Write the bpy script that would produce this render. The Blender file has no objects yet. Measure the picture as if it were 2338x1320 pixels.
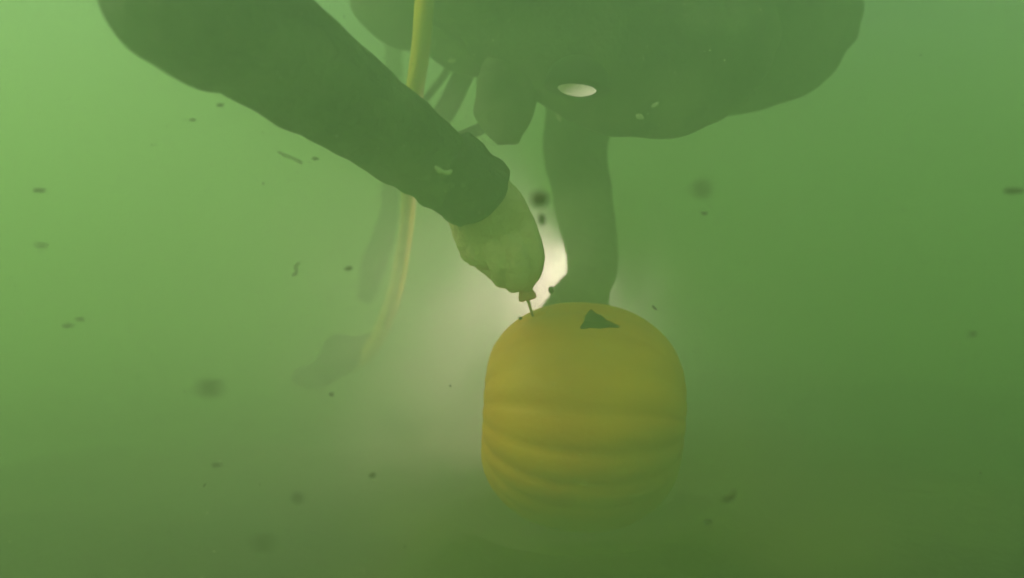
import bpy, bmesh, math, random
from mathutils import Vector, Matrix, noise

S = bpy.context.scene
C = S.collection
R = math.radians
random.seed(7)

# ---------------------------------------------------------------- camera
CH = 0.275                    # camera height over the silt
F = 1900.0                    # focal length in photo pixels
cam_d = bpy.data.cameras.new('camera')
cam = bpy.data.objects.new('camera', cam_d); C.objects.link(cam)
cam.location = (0, 0, CH); cam.rotation_euler = (R(90), 0, 0)
cam_d.sensor_width = 36; cam_d.lens = 36 * F / 2338
cam_d.clip_start = 0.01; cam_d.clip_end = 100
cam_d.dof.use_dof = True; cam_d.dof.focus_distance = 0.8; cam_d.dof.aperture_fstop = 2.5
S.camera = cam

def P(px, py, d):
    return Vector(((px - 1169) / F * d, d, CH - (py - 660) / F * d))

# ---------------------------------------------------------------- light
SUN_EL, SUN_AZ = 40, -120      # azimuth from +Y towards +X
w = bpy.data.worlds.new('World'); S.world = w; w.use_nodes = True
nt = w.node_tree; bg = nt.nodes['Background']
sky = nt.nodes.new('ShaderNodeTexSky'); sky.sky_type = 'NISHITA'; sky.sun_disc = False
sky.sun_elevation = R(SUN_EL); sky.sun_rotation = R(SUN_AZ)
nt.links.new(sky.outputs[0], bg.inputs[0]); bg.inputs[1].default_value = 0.12
sl = bpy.data.lights.new('sun', 'SUN'); sl.energy = 5; sl.angle = R(22); sl.color = (1, .96, .88)
so = bpy.data.objects.new('sun', sl); C.objects.link(so)
sd = Vector((math.sin(R(SUN_AZ)) * math.cos(R(SUN_EL)), math.cos(R(SUN_AZ)) * math.cos(R(SUN_EL)), math.sin(R(SUN_EL))))
so.rotation_euler = sd.to_track_quat('Z', 'Y').to_euler(); so.location = sd * 5

S.view_settings.view_transform = 'Standard'; S.view_settings.look = 'None'
S.view_settings.exposure = 0.53; S.view_settings.gamma = 1
S.render.engine = 'CYCLES'
cy = S.cycles
cy.max_bounces = 8; cy.volume_bounces = 4; cy.diffuse_bounces = 2; cy.glossy_bounces = 2
cy.use_denoising = True
cy.sample_clamp_indirect = 4

# ---------------------------------------------------------------- materials
def mat(name, base, rough=.6, var=None, scale=20, bump=0, bscale=60, metal=0, emit=None, est=0, spec=.5):
    m = bpy.data.materials.new(name); m.use_nodes = True
    n, l = m.node_tree.nodes, m.node_tree.links
    b = n['Principled BSDF']
    b.inputs['Base Color'].default_value = (*base, 1)
    b.inputs['Roughness'].default_value = rough; b.inputs['Metallic'].default_value = metal
    b.inputs['Specular IOR Level'].default_value = spec
    tc = n.new('ShaderNodeTexCoord')
    if var:
        t = n.new('ShaderNodeTexNoise'); t.inputs['Scale'].default_value = scale; t.inputs['Detail'].default_value = 6
        r = n.new('ShaderNodeValToRGB')
        r.color_ramp.elements[0].position = .35; r.color_ramp.elements[1].position = .68
        r.color_ramp.elements[0].color = (*base, 1); r.color_ramp.elements[1].color = (*var, 1)
        l.new(tc.outputs['Object'], t.inputs['Vector']); l.new(t.outputs['Fac'], r.inputs[0]); l.new(r.outputs[0], b.inputs['Base Color'])
    if bump:
        t = n.new('ShaderNodeTexNoise'); t.inputs['Scale'].default_value = bscale; t.inputs['Detail'].default_value = 5
        bm = n.new('ShaderNodeBump'); bm.inputs['Strength'].default_value = bump; bm.inputs['Distance'].default_value = .01
        l.new(tc.outputs['Object'], t.inputs['Vector']); l.new(t.outputs['Fac'], bm.inputs['Height']); l.new(bm.outputs[0], b.inputs['Normal'])
    if emit:
        b.inputs['Emission Color'].default_value = (*emit, 1); b.inputs['Emission Strength'].default_value = est
    return m
M = dict(
    suit=mat('neoprene', (.010, .012, .010), .75, (.13, .14, .10), 14, .8, 60, spec=.25),
    vest=mat('nylon', (.012, .015, .012), .8, (.14, .15, .10), 11, .5, 60, spec=.25),
    glove=mat('glove_fabric', (.80, .56, .38), .8, (.88, .68, .5), 30, .5, 140, spec=.3),
    cuff=mat('cuff_rubber', (.014, .016, .014), .6, (.03, .03, .025), 40, .4, 120),
    pumpkin=mat('pumpkin_skin', (.90, .34, .008), .5, (.97, .46, .015), 9, .25, 40),
    flesh=mat('pumpkin_flesh', (.75, .45, .10), .7, (.6, .32, .06), 30),
    stem=mat('pumpkin_stem', (.12, .13, .04), .85, (.2, .17, .07), 40, .6, 60),
    hose=mat('yellow_hose', (.72, .55, .03), .45, (.6, .45, .03), 14),
    rubber=mat('black_rubber', (.015, .015, .015), .85),
    orange=mat('orange_plastic', (.98, .30, .14), .5),
    steel=mat('steel', (.35, .34, .3), .3, metal=1),
    pale=mat('pale_plastic', (.75, .73, .6), .5, (.6, .6, .45), 30),
    skin=mat('skin', (.5, .3, .2), .5, (.42, .24, .16), 20),
    glass=mat('mask_glass', (.03, .05, .05), .1),
    fleck=mat('silt_fleck', (.035, .03, .012), .9, (.08, .065, .02), 200),
    silt=mat('silt', (.025, .022, .008), .95, (.05, .04, .016), 5, .6, 30),
    clip_glint=mat('glint_colour', (.35, .36, .28), .8, (.5, .5, .38), 90),  # pale colour that imitates glints on the vest
    glow_face=mat('glow_lens', (.8, .8, .7), .3, emit=(1, .93, .72), est=.55),  # emission for the torch lens and for the added glint
)

n, l = M['glow_face'].node_tree.nodes, M['glow_face'].node_tree.links
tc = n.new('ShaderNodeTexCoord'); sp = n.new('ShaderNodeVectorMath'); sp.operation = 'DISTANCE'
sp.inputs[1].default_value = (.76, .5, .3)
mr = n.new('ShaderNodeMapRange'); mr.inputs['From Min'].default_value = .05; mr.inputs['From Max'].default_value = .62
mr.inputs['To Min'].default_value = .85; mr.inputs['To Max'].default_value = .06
l.new(tc.outputs['Generated'], sp.inputs[0]); l.new(sp.outputs['Value'], mr.inputs['Value']); l.new(mr.outputs[0], n['Principled BSDF'].inputs['Emission Strength'])  # glow weakens away from a hot spot, imitating an uneven glint

# ---------------------------------------------------------------- helpers
def tag(o, label=None, cat=None, group=None, kind=None):
    for k, v in (('label', label), ('category', cat), ('group', group), ('kind', kind)):
        if v: o[k] = v
    return o
def link(name, me, m, parent=None, smooth=True):
    o = bpy.data.objects.new(name, me); C.objects.link(o)
    me.materials.clear(); me.materials.append(m)
    if smooth:
        for p in me.polygons: p.use_smooth = True
    if parent is not None: o.parent = parent
    return o
def obj(name, bm, m, parent=None, smooth=True):
    bmesh.ops.recalc_face_normals(bm, faces=bm.faces)
    me = bpy.data.meshes.new(name); bm.to_mesh(me); bm.free()
    return link(name, me, m, parent, smooth)
def empty(name, loc=(0, 0, 0)):
    o = bpy.data.objects.new(name, None); C.objects.link(o); o.location = loc
    o.empty_display_size = .05
    return o
def frame(d, up=Vector((0, 0, 1))):
    d = d.normalized()
    if abs(d.dot(up)) > .98: up = Vector((0, 1, 0))
    s = d.cross(up).normalized(); u = s.cross(d)
    return s, u
def ball(bm, c, r, sx=1, sy=1, sz=1, rot=None, seg=20):
    m = Matrix.Translation(c) @ (rot or Matrix.Identity(4)) @ Matrix.Diagonal((r * sx, r * sy, r * sz, 1))
    bmesh.ops.create_uvsphere(bm, u_segments=seg, v_segments=max(6, seg // 2), radius=1, matrix=m)
def loft(bm, rings, seg=24, cap=True, up=Vector((0, 0, 1))):
    """rings: (centre, half width, half height); closed tube through them"""
    n = len(rings); loops = []
    for i, (c, a, b) in enumerate(rings):
        d = rings[min(i + 1, n - 1)][0] - rings[max(i - 1, 0)][0]
        s, u = frame(d, up)
        loops.append([bm.verts.new(c + s * math.cos(t) * a + u * math.sin(t) * b) for t in [2 * math.pi * k / seg for k in range(seg)]])
    for i in range(n - 1):
        for k in range(seg):
            bm.faces.new((loops[i][k], loops[i][(k + 1) % seg], loops[i + 1][(k + 1) % seg], loops[i + 1][k]))
    if cap:
        bm.faces.new(loops[0][::-1]); bm.faces.new(loops[-1])
def chain(bm, pts, seg=20):
    """pts: (centre, radius); balls at the joints joined by cones"""
    for c, r in pts: ball(bm, c, r, seg=seg)
    for (a, ra), (b, rb) in zip(pts, pts[1:]):
        if (b - a).length > 1e-4: loft(bm, [(a, ra, ra), (b, rb, rb)], seg)
def smoothpath(pts, n=8):
    """Catmull-Rom through (Vector, radius)"""
    out = []
    q = [pts[0]] + list(pts) + [pts[-1]]
    for i in range(1, len(q) - 2):
        for k in range(n):
            t = k / n
            def cr(a, b, c, d): return .5 * ((2 * b) + (c - a) * t + (2 * a - 5 * b + 4 * c - d) * t * t + (3 * b - a - 3 * c + d) * t ** 3)
            out.append((cr(q[i-1][0], q[i][0], q[i+1][0], q[i+2][0]), cr(q[i-1][1], q[i][1], q[i+1][1], q[i+2][1])))
    out.append(pts[-1]); return out
def tube(bm, pts, n=8, seg=14):
    loft(bm, [(c, r, r) for c, r in smoothpath(pts, n)], seg)
def evald(o):
    dg = bpy.context.evaluated_depsgraph_get()
    me = bpy.data.meshes.new_from_object(o.evaluated_get(dg))
    old = o.data; o.modifiers.clear(); o.data = me
    bpy.data.meshes.remove(old)
    return o
def organic(name, bm, m, parent=None, voxel=.006, sm=6, wr=0, ws=30, fn=None):
    o = obj(name, bm, m, parent)
    q = o.modifiers.new('r', 'REMESH'); q.mode = 'VOXEL'; q.voxel_size = voxel; q.use_smooth_shade = True
    q = o.modifiers.new('s', 'SMOOTH'); q.factor = .5; q.iterations = sm
    evald(o); me = o.data
    if wr or fn:
        ns = [v.normal.copy() for v in me.vertices]
        for v, nn in zip(me.vertices, ns):
            d = wr * (noise.noise(v.co * ws) + .5 * noise.noise(v.co * ws * 2.3)) if wr else 0
            if fn: d += fn(v.co)
            v.co += nn * d
    me.materials.clear(); me.materials.append(m)
    for p in me.polygons: p.use_smooth = True
    return o

# ---------------------------------------------------------------- setting
bm = bmesh.new()
N = 180
def warp(t): return math.copysign(abs(t) ** 2.2, t)
gv = [[bm.verts.new((warp(i / N * 2 - 1) * 4.6, 1 + warp(j / N * 2 - 1) * 4.6, 0)) for j in range(N + 1)] for i in range(N + 1)]
for row in gv:
    for v in row:
        c = v.co
        v.co.z = .05 * noise.noise(c * 1.1) + .018 * noise.noise(c * 5) + .006 * noise.noise(c * 19)
        d = (Vector((c.x, c.y)) - Vector((.075, .9))).length
        v.co.z = v.co.z * min(1, .25 + d) + .03 * math.exp(-((d - .14) / .05) ** 2)
for i in range(N):
    for j in range(N): bm.faces.new((gv[i][j], gv[i+1][j], gv[i+1][j+1], gv[i][j+1]))
tag(obj('ground', bm, M['silt']), kind='structure')

# ---------------------------------------------------------------- pumpkin lying on its side
pc = P(1327, 945, .9)
def pumpkin_bm(ra, rz, ribs=True, seg=144, rows=72):
    bm = bmesh.new(); L = []
    for j in range(1, rows):
        th = math.pi * j / rows; st, ct = math.sin(th), math.cos(th)
        k = (abs(st) ** 2.3 + abs(ct) ** 2.3) ** (-1 / 2.3)
        row = []
        for i in range(seg):
            ph = 2 * math.pi * i / seg
            rib = 0
            if ribs:
                u = ph * 21 / (2 * math.pi) + .3 * math.sin(ph * 2 + 1) + .06 * math.sin(ct * 3 + ph)
                rib = -.034 * (1 - abs(math.sin(math.pi * u)) ** .6) + .012 * math.sin(ph * 3 + 2)
                rib *= st ** .4
            dim = 1 - .22 * math.exp(-(st / .30) ** 2)
            row.append(bm.verts.new((ra * k * st * (1 + rib) * math.cos(ph), ra * k * st * (1 + rib) * math.sin(ph), rz * k * ct * dim * (1 + rib * .5))))
        L.append(row)
    for a, b in zip(L, L[1:]):
        for i in range(seg): bm.faces.new((a[i], a[(i + 1) % seg], b[(i + 1) % seg], b[i]))
    for row, s in ((L[0], 1), (L[-1], -1)):
        c = bm.verts.new((0, 0, rz * .77 * s))
        for i in range(seg): bm.faces.new((row[i], row[(i + 1) % seg], c))
    return bm
pr = empty('pumpkin', pc); tag(pr, 'orange pumpkin with horizontal ribs and a triangular hole, sunk in murky water', 'pumpkin')
rotp = Matrix.Rotation(R(4), 4, 'Y') @ Matrix.Rotation(R(-2), 4, 'Z') @ Matrix.Rotation(R(90), 4, 'Y')
bm = pumpkin_bm(.122, .1145); bm.transform(rotp); shell = obj('shell', bm, M['pumpkin'], pr)
bm = pumpkin_bm(.101, .094, False, 48, 24); bm.transform(rotp); inner = obj('inner', bm, M['flesh'])
# triangular eye cut through the upper front
n_dir = (P(1368, 733, .93) - pc).normalized()
bm = bmesh.new()
tri = [(1346, 709), (1351, 707), (1362, 716), (1374, 720), (1385, 731), (1401, 738), (1415, 745), (1412, 749), (1392, 748), (1370, 751), (1349, 749), (1327, 752), (1324, 747), (1333, 735), (1337, 720)]
a = [bm.verts.new(P(*t, .70) - pc) for t in tri]; b = [bm.verts.new(P(*t, .91) - pc) for t in tri]
bm.faces.new(a); bm.faces.new(b[::-1])
for i in range(len(tri)): bm.faces.new((a[i], b[i], b[(i + 1) % len(tri)], a[(i + 1) % len(tri)]))
cutter = obj('cutter', bm, M['flesh'], smooth=False)
for q in (inner, cutter):
    q.location = pc
    x = shell.modifiers.new('b', 'BOOLEAN'); x.operation = 'DIFFERENCE'; x.solver = 'EXACT'; x.object = q
bpy.context.view_layer.update()
evald(shell)
for q in (inner, cutter): bpy.data.objects.remove(q)
shell.data.materials.clear(); shell.data.materials.append(M['pumpkin']); shell.data.materials.append(M['flesh'])
rin = rotp.inverted()
for p in shell.data.polygons:
    p.use_smooth = True
    c = rin @ p.center
    k = ((c.x ** 2 + c.y ** 2) ** .5 / .122, abs(c.z) / .1145)
    if (k[0] ** 2.3 + k[1] ** 2.3) ** (1 / 2.3) < .88 and (c.x ** 2 + c.y ** 2) ** .5 > .05: p.material_index = 1; p.use_smooth = False
bm = bmesh.new()
loft(bm, [(Vector((0, 0, z)), r, r * .9) for z, r in ((.078, .02), (.092, .013), (.097, .010), (.100, .011))], 10, up=Vector((0, 1, 0)))
bm.transform(rotp); obj('stem', bm, M['stem'], pr)

# ---------------------------------------------------------------- diver
W = P(1098, 452, .80)                                   # near wrist
FE = P(1325, 205, 1.28); FW = P(1348, 640, 1.2)        # far elbow, far wrist
NE = P(396, -50, .57)                                   # near elbow
NS = P(690, -560, .72); FS = P(1120, -280, 1.2)        # shoulders
chest = P(1160, -190, .98); belly = P(1440, -110, 1.02); hip = P(1640, -260, 1.14)
bm = bmesh.new()
chain(bm, smoothpath([(NS, .07), (NS.lerp(NE, .5), .06), (NE, .054), (P(566, 72, .63), .051), (P(724, 182, .68), .048), (P(870, 290, .74), .042), (P(1000, 380, .78), .038), (P(1062, 424, .79), .035), (W, .026), (P(1120, 500, .815), .016)], 3))
chain(bm, smoothpath([(FS, .075), (FS.lerp(FE, .5), .062), (FE, .056), (P(1312, 330, 1.28), .050), (P(1330, 450, 1.27), .046), (P(1348, 560, 1.24), .040), (FW, .034), (P(1330, 690, 1.14), .025)], 3))
neck = (NS + FS) / 2 + Vector((-.07, 0, .02)); head = neck + Vector((-.16, -.03, .035))
loft(bm, [(c, a, b) for c, a, b in (
    (neck + Vector((.02, 0, 0)), .07, .07), (neck.lerp(chest, .3), .16, .10), (chest, .18, .125), (chest.lerp(belly, .5), .165, .125),
    (belly, .15, .125), (hip, .155, .125), (hip + Vector((.09, .08, .03)), .13, .10), (hip + Vector((.13, .12, .04)), .06, .05))], 30)
chain(bm, [(neck + Vector((.03, 0, 0)), .06), (neck + Vector((-.05, -.01, .01)), .055), (head + Vector((.03, 0, 0)), .075)])
ball(bm, head, .1, 1.12, .8, .95)
ball(bm, head + Vector((-.075, -.005, -.04)), .05, 1, .9, .9)
for s in (-1, 1):
    h0 = hip + Vector((.05, .05 + .085 * s, .0)); k0 = h0 + Vector((.30, .26, .08)); a0 = k0 + Vector((.20, .24, .22)); f0 = a0 + Vector((.14, .12, .06))
    chain(bm, smoothpath([(h0, .088), (h0.lerp(k0, .5), .075), (k0, .058), (k0.lerp(a0, .35), .058), (k0.lerp(a0, .75), .042), (a0, .038), (f0, .03)], 3))
def folds(c):
    # compression folds close to the near wrist and elbow
    t = (c - W).length; u = (c - NE).length
    return .0016 * math.sin(t * 260 + 3 * noise.noise(c * 25)) * math.exp(-(t / .10) ** 2) + .0022 * math.sin(u * 190 + 4 * noise.noise(c * 20)) * math.exp(-(u / .11) ** 2)
person = organic('person', bm, M['suit'], None, .006, 5, .0035, 22, folds)
tag(person, 'diver in a dark wetsuit stretched over the pumpkin, one hand sawing it', 'person')

# rolled cuff at the near wrist
bm = bmesh.new()
dW = (P(1125, 510, .815) - P(1000, 388, .78)).normalized()
def cring(t, r, r2=None): return (W + dW * t, r, r2 or r)
loft(bm, [cring(-.055, .036), cring(-.038, .038), cring(-.024, .0375), cring(-.010, .0395), cring(-.001, .0385), cring(.003, .031)], 28)
organic('sleeve_cuff', bm, M['cuff'], person, .0028, 3, .003, 55)

# near glove: a fist round the saw handle, thumb along it
def V(px, py, d): return P(px, py, d)
bm = bmesh.new()
loft(bm, smooth_r := [(W + dW * -.02, .030, .028), (V(1118, 480, .808), .035, .026), (V(1132, 530, .82), .041, .024), (V(1142, 562, .825), .041, .023), (V(1148, 580, .828), .034, .020)], 24, up=Vector((0, -1, 0)))
for pts in (
    [((1196, 520, .815), .013), ((1214, 572, .81), .0125), ((1216, 612, .815), .0108), ((1200, 646, .832), .0095)],                    # index
    [((1160, 545, .81), .013), ((1180, 590, .795), .0125), ((1182, 638, .80), .0110), ((1172, 646, .826), .0098)],                    # middle
    [((1120, 550, .815), .013), ((1138, 588, .80), .0120), ((1146, 630, .805), .0108), ((1148, 634, .83), .0095)],                     # ring
    [((1085, 540, .825), .012), ((1090, 572, .81), .0112), ((1104, 594, .815), .0100), ((1116, 592, .838), .0088)]):                     # little
    chain(bm, smoothpath([(V(*c), r) for c, r in pts], 3), 14)
chain(bm, smoothpath([(V(1062, 500, .845), .017), (V(1078, 560, .862), .0150), (V(1130, 612, .868), .0125), (V(1172, 644, .862), .0105)], 4), 14)   # thumb
organic('glove', bm, M['glove'], person, .0018, 2, .0011, 90)

# far glove laid on the pumpkin's crown behind
bm = bmesh.new()
pal = V(1318, 705, 1.08)
loft(bm, [(FW, .031, .028), (FW.lerp(pal, .5), .038, .024), (pal, .042, .020), (pal + Vector((-.01, -.02, -.012)), .036, .015)], 24, up=Vector((0, -1, 0)))
for k, (dx, ln) in enumerate(((-.034, .062), (-.012, .07), (.011, .066), (.032, .052))):
    b0 = pal + Vector((dx, 0, 0))
    chain(bm, smoothpath([(b0, .0115), (b0 + Vector((dx * .25, .012, -ln * .45)), .0105), (b0 + Vector((dx * .4, .02, -ln)), .009)], 3), 12)
chain(bm, smoothpath([(FW + Vector((-.025, 0, -.01)), .014), (FW + Vector((-.052, -.01, -.032)), .0125), (FW + Vector((-.066, -.02, -.05)), .0105)], 3), 12)
organic('glove', bm, M['suit'], person, .0024, 3, .001, 80)

# vest wrapped round the trunk, with a lobe that hangs low
bm = bmesh.new()
loft(bm, [(neck.lerp(chest, .35), .17, .11), (chest + Vector((0, 0, -.0)), .195, .150), (P(1290, -140, .99), .19, .155),
          (P(1440, -120, 1.0), .175, .20), (P(1560, -150, 1.04), .165, .185), (hip + Vector((-.0, 0, .01)), .16, .14)], 36)
ball(bm, P(1470, 80, .95), .115, 1.35, .75, 1.02)
ball(bm, P(1640, 30, 1.10), .135, 1.4, .8, 1.0)
ball(bm, P(1270, 60, .97), .085, 1.3, .8, 1.0)
ball(bm, P(985, -10, 1.18), .095, 1.25, .8, .85)
ball(bm, P(1110, 50, 1.1), .085, 1.1, .9, .85)
vest = organic('buoyancy_vest', bm, M['vest'], person, .006, 8, .006, 16)
# hood with mask and a regulator: above the frame
bm = bmesh.new()
ball(bm, head, .106, 1.12, .82, .98); loft(bm, [(head + Vector((.04, 0, -.01)), .07, .08), (neck, .068, .07)], 24)
organic('hood', bm, M['suit'], person, .005, 4, .002, 30)
bm = bmesh.new()
fm = head + Vector((-.085, -.01, -.065))
ball(bm, fm, .05, .7, 1.25, .8)
organic('mask', bm, M['rubber'], person, .003, 3)
bm = bmesh.new(); ball(bm, fm + Vector((-.022, 0, -.018)), .04, .5, 1.15, .75); obj('lens', bm, M['glass'], person)

# ---------------------------------------------------------------- gear hanging from the diver
# pocket-like pouch hanging left of the far arm
bm = bmesh.new()
loft(bm, [(P(1215, 60, .97), .045, .022), (P(1190, 140, .96), .042, .024), (P(1160, 210, .95), .038, .026), (P(1148, 262, .95), .033, .024), (P(1158, 305, .95), .022, .018), (P(1160, 330, .95), .011, .010)], 24, up=Vector((0, -1, 0)))
po = organic('gear_pouch', bm, M['vest'], None, .004, 4, .004, 30)
tag(po, 'dark rounded pouch hanging below the diver beside the far forearm', 'pouch')

# yellow hose running down behind the near arm
hr = empty('regulator_hose', P(975, -40, .93)); tag(hr, 'long yellow hose hanging behind the near arm, dark mouthpiece at its end', 'hose')
def loc(o, parent):    # keep world coordinates under a moved parent
    o.matrix_parent_inverse = Matrix.Translation(parent.location).inverted(); return o
bm = bmesh.new()
tube(bm, [(P(1010, -330, .95), .0112), (P(975, -60, .93), .0112), (P(962, 100, .95), .0110), (P(945, 230, 1.0), .0110), (P(936, 400, 1.15), .0108), (P(925, 540, 1.32), .0110), (P(895, 690, 1.42), .0125), (P(845, 800, 1.5), .013), (P(800, 835, 1.54), .013)], 8, 16)
loc(obj('hose', bm, M['hose'], hr), hr)
bm = bmesh.new()
q = P(775, 822, 1.52)
ball(bm, q, .056, 1.25, .6, .55, Matrix.Rotation(R(-34), 4, 'Y')); ball(bm, q + Vector((-.045, -.01, -.03)), .032, 1.3, .8, .7); ball(bm, q + Vector((.0, 0, .02)), .032, 1, .8, .9)
loft(bm, [(q + Vector((.03, 0, .015)), .018, .018), (q + Vector((.08, 0, .05)), .014, .014)], 14)
loc(organic('mouthpiece', bm, M['rubber'], hr, .004, 3), hr)

# grey hose beside it, further back
bm = bmesh.new()
tube(bm, [(P(905, -400, 1.7), .018), (P(900, 60, 1.7), .018), (P(893, 420, 1.7), .018), (P(882, 520, 1.72), .022), (P(855, 600, 1.75), .026), (P(835, 680, 1.8), .018)], 8, 14)
tag(obj('inflator_hose', bm, M['rubber']), 'faint grey hose in the haze, left of the yellow hose', 'hose')

# webbing straps in the gap between arm and body
def strap(pts, wd, label, d0=.0016):
    bm = bmesh.new()
    loft(bm, [(c, wd, d0) for c, _ in smoothpath([(P(*p), 0) for p in pts], 5)], 12, up=Vector((0, -1, 0)))
    return tag(obj('webbing_strap', bm, M['vest']), label, 'strap', 'straps hanging from the diver')
strap([(1075, 60, 1.2), (1022, 160, 1.2), (975, 222, 1.19), (930, 280, 1.18)], .0052, 'narrow strap slanting beside the yellow hose, leftmost of the hanging straps')
strap([(1110, 60, 1.16), (1058, 170, 1.16), (1024, 240, 1.15), (980, 310, 1.14)], .0150, 'broad dark strap in the gap between near arm and pouch')
strap([(1200, 230, 1.02), (1120, 282, 1.02), (1060, 310, 1.0), (980, 345, 1.0)], .0075, 'strap crossing from the pouch to the near forearm, lowest of the straps')

# pale glint under the vest: dark dome with an added glowing face
lp = empty('glint_disc', P(1318, 190, .86)); tag(lp, 'small pale glint under the vest, a dark dome with an added glowing face', 'glow_face')
la = P(1318, 222, .86)
tilt = Matrix.Rotation(R(-62), 4, 'X') @ Matrix.Rotation(R(8), 4, 'Y')
bm = bmesh.new()
ball(bm, Vector((0, 0, 0)), .034, 1, 1, .9, seg=28)
bmesh.ops.bisect_plane(bm, geom=bm.verts[:] + bm.edges[:] + bm.faces[:], plane_co=(0, 0, -.004), plane_no=(0, 0, -1), clear_outer=True)
bmesh.ops.holes_fill(bm, edges=[e for e in bm.edges if e.is_boundary])
bm.transform(Matrix.Translation(la + Vector((0, 0, .012))) @ Matrix.Rotation(R(-2), 4, 'X') @ Matrix.Rotation(R(6), 4, 'Y'))
loc(obj('dome', bm, M['rubber'], lp), lp)
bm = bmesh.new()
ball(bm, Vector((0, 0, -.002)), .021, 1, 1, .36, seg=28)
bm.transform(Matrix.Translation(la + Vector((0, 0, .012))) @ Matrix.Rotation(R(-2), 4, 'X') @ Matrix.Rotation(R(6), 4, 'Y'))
loc(obj('lens', bm, M['glow_face'], lp), lp)

# pale blobs on the vest, glints of metal clips put in as colour
for (px, py, d, sz, an, lab) in ((1276, 268, .93, .0034, 60, 'pale irregular glint under the glowing disc, above the far forearm'), (1460, 266, .86, .0030, 20, 'small pale glint on the vest lobe, left one of the close pair'), (1496, 240, .86, .0028, -35, 'small pale glint on the vest lobe, right one of the close pair'), (1032, 138, 1.06, .0035, 0, 'tiny pale spot at the lower edge of the vest, near the straps')):
    bm = bmesh.new(); bmesh.ops.create_icosphere(bm, subdivisions=3, radius=1)
    for v in bm.verts:
        k = 1 + .5 * noise.noise(v.co * 1.7 + Vector((px, 0, 0)))
        v.co = Vector((v.co.x * 1.5 * k, v.co.y * .4, v.co.z * .8 * k)) * sz
    bm.transform(Matrix.Translation(P(px, py, d)) @ Matrix.Rotation(R(an), 4, 'Y'))
    obj('vest_glint', bm, M['clip_glint'], person)['label'] = lab

# ---------------------------------------------------------------- saw
sr = empty('carving_saw', P(1202, 668, .845)); tag(sr, 'small carving saw with orange handle and thin blade, its tip in the pumpkin', 'saw')
hb = P(1206, 686, .838); ht = P(1176, 560, .838); ax = (hb - ht).normalized(); L = (hb - ht).length
bm = bmesh.new()
loft(bm, [(ht + ax * t, r, r) for t, r in ((-.03, .006), (0, .0075), (L * .5, .0078), (L * .78, .0068), (L * .80, .0066), (L * .92, .0092), (L * .98, .0090), (L, .007))], 20)
loc(obj('handle', bm, M['orange'], sr), sr)
bm = bmesh.new()
bt = P(1222, 738, .885); nseg = 22
s_, u_ = frame(bt - hb, Vector((0, -1, 0)))
prev = None
for i in range(nseg + 1):
    c = hb.lerp(bt, i / nseg); wdt = .0014 * (1 - .4 * i / nseg)
    tooth = .0006 if i % 2 else 0
    ring = [bm.verts.new(c + s_ * x + u_ * y) for x, y in ((-wdt, -.0005), (wdt + tooth, -.0003), (wdt + tooth, .0003), (-wdt, .0005))]
    if prev:
        for k in range(4): bm.faces.new((prev[k], prev[(k + 1) % 4], ring[(k + 1) % 4], ring[k]))
    else: bm.faces.new(ring[::-1])
    prev = ring
bm.faces.new(prev)
loc(obj('blade', bm, M['steel'], sr, False), sr)

# pale squiggle mark on the near sleeve
bm = bmesh.new()
mk = [(993, 380, .738), (1003, 389, .738), (1012, 393, .74), (1024, 394, .742), (1031, 389, .744)]
tube(bm, [(P(x, y, d), r) for (x, y, d), r in zip(mk, (.0012, .0026, .0020, .0024, .0014))], 5, 8)
obj('printed_mark', bm, M['pale'], person)['label'] = 'small pale squiggle printed on the near sleeve'

# ---------------------------------------------------------------- dive torch behind the far forearm
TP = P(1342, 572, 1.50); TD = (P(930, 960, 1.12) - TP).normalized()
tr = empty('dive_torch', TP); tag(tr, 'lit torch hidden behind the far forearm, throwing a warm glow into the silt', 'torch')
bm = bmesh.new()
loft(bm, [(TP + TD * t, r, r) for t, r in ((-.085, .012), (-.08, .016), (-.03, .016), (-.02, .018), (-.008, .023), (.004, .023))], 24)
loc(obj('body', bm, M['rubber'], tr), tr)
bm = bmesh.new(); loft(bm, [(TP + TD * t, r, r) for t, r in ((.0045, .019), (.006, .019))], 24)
loc(obj('lens', bm, M['glow_face'], tr), tr)
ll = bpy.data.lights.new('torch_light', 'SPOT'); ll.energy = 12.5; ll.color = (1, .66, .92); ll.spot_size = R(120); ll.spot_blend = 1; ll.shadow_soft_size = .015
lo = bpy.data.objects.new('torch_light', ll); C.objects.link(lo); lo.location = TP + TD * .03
lo.rotation_euler = (-TD).to_track_quat('Z', 'Y').to_euler()

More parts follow.
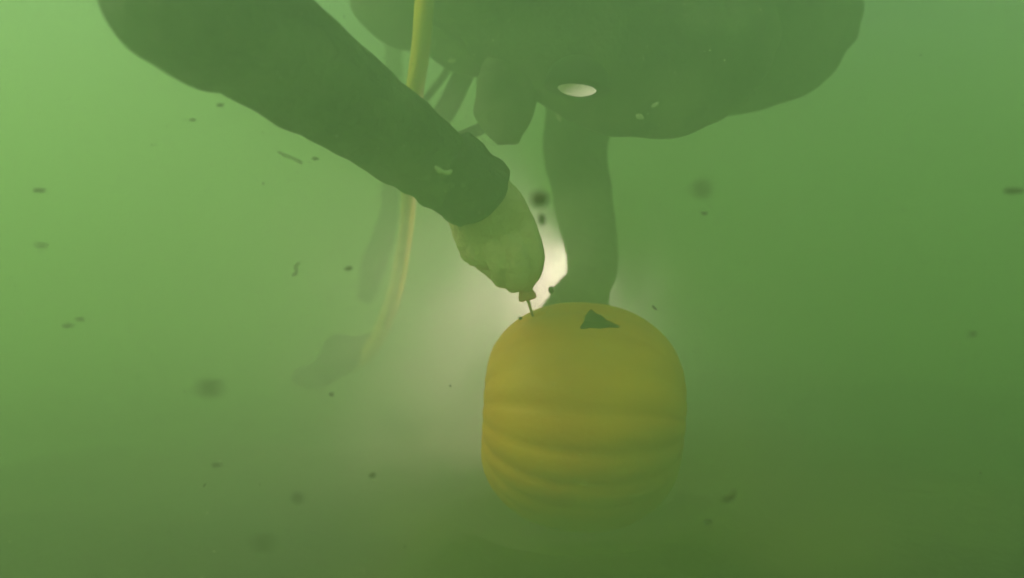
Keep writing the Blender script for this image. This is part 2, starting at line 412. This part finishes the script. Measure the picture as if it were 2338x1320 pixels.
# ---------------------------------------------------------------- flecks in the water
def fleck(px, py, d, wpx, hpx, ang, label, curve=0):
    bm = bmesh.new(); a = wpx / 2 / F * d; b = hpx / 2 / F * d
    c = P(px, py, d)
    bmesh.ops.create_icosphere(bm, subdivisions=3, radius=1)
    sd_ = Vector((px, py, d))
    for v in bm.verts:
        k = 1 + .35 * noise.noise(v.co * 1.8 + sd_) + .2 * noise.noise(v.co * 4 + sd_)
        v.co = Vector((v.co.x * a * k, v.co.y * b * k, v.co.z * b * k))
        v.co.z += curve * b * (v.co.x / a) ** 2
    bm.transform(Matrix.Rotation(-R(ang), 4, 'Y'))
    o = obj('silt_fleck', bm, M['fleck']); o.location = c
    tag(o, label, 'fleck', 'dark flecks drifting in the water')
for a in (
    (1233, 455, .42, 38, 34, 0, 'round blurred brown fleck between the hand and the far forearm'),
    (90, 435, .55, 30, 8, 0, 'flat dark fleck near the left edge, below the arm'),
    (2315, 436, .5, 46, 12, 0, 'long dark fleck at the right edge of the view'),
    (679, 1137, .4, 20, 16, 0, 'round dark fleck low down, left of the pumpkin'),
    (850, 1085, .55, 16, 9, 20, 'small dark fleck low down, nearest to the left of the pumpkin'),
    (480, 886, .30, 52, 18, 0, 'broad blurred fleck in the left part of the lower half'),
    (602, 1240, .30, 46, 13, 0, 'broad faint fleck near the bottom edge, left of the pumpkin'),
    (1602, 432, .3, 34, 20, 10, 'brownish blurred fleck right of the far forearm'),
    (1609, 487, .6, 14, 6, 0, 'tiny dark fleck just under the brownish blurred one'),
    (1666, 1138, .5, 42, 12, 28, 'curved dark sliver to the lower right of the pumpkin', 1.5),
    (1616, 1192, .6, 20, 9, 0, 'faint dark fleck under the curved sliver'),
    (495, 1062, .55, 22, 8, 0, 'small flat fleck in the lower left, above the round dark one'),
    (155, 744, .55, 26, 6, 0, 'thin flat fleck far left, lower one of a pair'),
    (183, 729, .55, 22, 6, 0, 'thin flat fleck far left, upper one of a pair'),
    (795, 613, .6, 18, 8, 15, 'small dark fleck left of the hanging yellow hose'),
    (757, 901, .6, 12, 8, 0, 'tiny dark fleck under the hose mouthpiece'),
    (1188, 727, .7, 9, 6, 25, 'tiny dark fleck at the upper left rim of the pumpkin'),
    (1028, 881, .7, 6, 5, 0, 'tiny dark speck in the warm glow left of the pumpkin'),
    (1494, 703, .7, 14, 5, -45, 'small dark fleck above the right shoulder of the pumpkin'),
    (1258, 662, .9, 12, 16, 0, 'small dark fleck in the glow right of the saw'),
    (1237, 500, .5, 16, 28, 0, 'faint drawn out fleck just under the round blurred one'),
    (503, 240, .6, 16, 6, 0, 'small flat fleck under the elbow of the near arm'),
    (440, 274, .6, 16, 5, 0, 'tiny flat fleck upper left, lowest of the three under the near arm'),
    (720, 362, .6, 14, 6, 0, 'tiny dark fleck close under the near forearm'),
    (2222, 762, .5, 22, 6, 0, 'faint flat fleck in the right part of the view'),
    (95, 560, .5, 34, 6, 0, 'faint long fleck by the left edge, below the flat dark one'),
): fleck(*a)
def strand(pts, r, label):
    bm = bmesh.new(); tube(bm, [(P(x, y, .6), r) for x, y in pts], 5, 6)
    tag(obj('weed_strand', bm, M['fleck']), label, 'strand', 'thin strands drifting in the water')
strand([(635, 346), (652, 356), (668, 361), (690, 372)], .0007, 'thin curled strand drifting under the near forearm')
strand([(684, 600), (674, 610), (678, 620), (668, 630)], .0007, 'thin upright strand drifting left of the hose')

# dust too small to count
bm = bmesh.new()
for i in range(2600):
    d = random.uniform(.3, 1.5) ; c = P(random.uniform(-100, 2440), random.uniform(-60, 1380), d)
    if c.z < .06: continue
    r = (random.uniform(.0003, .0008) if i % 30 else random.uniform(.0008, .0014)) * d
    m = Matrix.Translation(c) @ Matrix.Rotation(random.uniform(0, 6), 4, 'Y') @ Matrix.Diagonal((r * random.uniform(1, 2.4), r, r, 1))
    bmesh.ops.create_icosphere(bm, subdivisions=1, radius=1, matrix=m)
tag(obj('suspended_dust', bm, M['fleck']), 'fine dark dust suspended all through the water', 'dust', kind='stuff')

bm = bmesh.new()
for i in range(2200):
    d = random.uniform(.35, 1.1); c = P(random.uniform(-100, 2440), random.uniform(-60, 1380), d)
    if c.z < .06: continue
    rr = random.uniform(.0003, .0009) * d
    bmesh.ops.create_icosphere(bm, subdivisions=1, radius=1, matrix=Matrix.Translation(c) @ Matrix.Rotation(random.uniform(0, 6), 4, 'Y') @ Matrix.Diagonal((rr * random.uniform(1, 2), rr, rr, 1)))
tag(obj('suspended_silt', bm, M['pale']), 'fine pale silt grains suspended all through the water', 'silt', kind='stuff')

# ---------------------------------------------------------------- the murky water
bm = bmesh.new(); bmesh.ops.create_cube(bm, size=1, matrix=Matrix.Translation((0, 1, .12)) @ Matrix.Diagonal((10, 10, 2.5, 1)))
m = bpy.data.materials.new('murky_water'); m.use_nodes = True
n, l = m.node_tree.nodes, m.node_tree.links; n.clear()
out = n.new('ShaderNodeOutputMaterial'); pv = n.new('ShaderNodeVolumePrincipled')
pv.inputs['Color'].default_value = (.55, .77, .485, 1)
pv.inputs['Absorption Color'].default_value = (.09, .20, .001, 1)
pv.inputs['Density'].default_value = 1.22
pv.inputs['Anisotropy'].default_value = .55
l.new(pv.outputs[0], out.inputs['Volume'])
hz = obj('haze', bm, m, smooth=False); hz['kind'] = 'stuff'; hz['label'] = 'murky green water full of silt'

# clouds of stirred silt
def cloud(loc, scl, col, ab, dens, nscale, label, aniso=.3, patchy=1.1, lo=1.4, hi=.6):
    bm = bmesh.new(); bmesh.ops.create_icosphere(bm, subdivisions=4, radius=1)
    m = bpy.data.materials.new('stirred_silt'); m.use_nodes = True
    n, l = m.node_tree.nodes, m.node_tree.links; n.clear()
    out = n.new('ShaderNodeOutputMaterial'); pv = n.new('ShaderNodeVolumePrincipled')
    pv.inputs['Color'].default_value = (*col, 1); pv.inputs['Absorption Color'].default_value = (*ab, 1); pv.inputs['Anisotropy'].default_value = aniso
    tc = n.new('ShaderNodeTexCoord'); ln = n.new('ShaderNodeVectorMath'); ln.operation = 'LENGTH'
    ns = n.new('ShaderNodeTexNoise'); ns.inputs['Scale'].default_value = nscale; ns.inputs['Detail'].default_value = 3
    ad = n.new('ShaderNodeMath'); ad.operation = 'MULTIPLY_ADD'; ad.inputs[1].default_value = patchy
    mr = n.new('ShaderNodeMapRange'); mr.interpolation_type = 'SMOOTHSTEP'
    mr.inputs['From Min'].default_value = lo; mr.inputs['From Max'].default_value = hi; mr.inputs['To Min'].default_value = 0; mr.inputs['To Max'].default_value = dens
    l.new(tc.outputs['Object'], ln.inputs[0]); l.new(tc.outputs['Object'], ns.inputs['Vector'])
    l.new(ns.outputs['Fac'], ad.inputs[0]); l.new(ln.outputs['Value'], ad.inputs[2]); l.new(ad.outputs[0], mr.inputs['Value'])
    l.new(mr.outputs[0], pv.inputs['Density']); l.new(pv.outputs[0], out.inputs['Volume'])
    sc = obj('silt_cloud', bm, m, smooth=False); sc.location = loc; sc.scale = scl
    sc['kind'] = 'stuff'; sc['label'] = label
cloud((.17, .755, -.02), (.46, .20, .23), (.42, .50, .17), (.1, .15, .02), 11, 2.2, 'cloud of stirred silt round the foot of the pumpkin')
cloud(P(1060, 900, 1.22), (.30, .22, .34), (.75, .72, .6), (.3, .3, .2), 3.6, 3.6, 'drifting silt in the warm glow left of the pumpkin', .5, 2.4, 2.1, 1.1)
cloud(P(1350, 600, 1.06), (.17, .07, .16), (.72, .74, .62), (.3, .3, .2), 8, 2.6, 'thin silt in front of the far forearm', .5)
cloud(P(1169, 480, .72), (.62, .10, .34), (.56, .73, .48), (.10, .22, .01), 2.6, 6, 'thin uneven silt drifting between camera and diver', .5, 3.6, 2.35, 1.6)
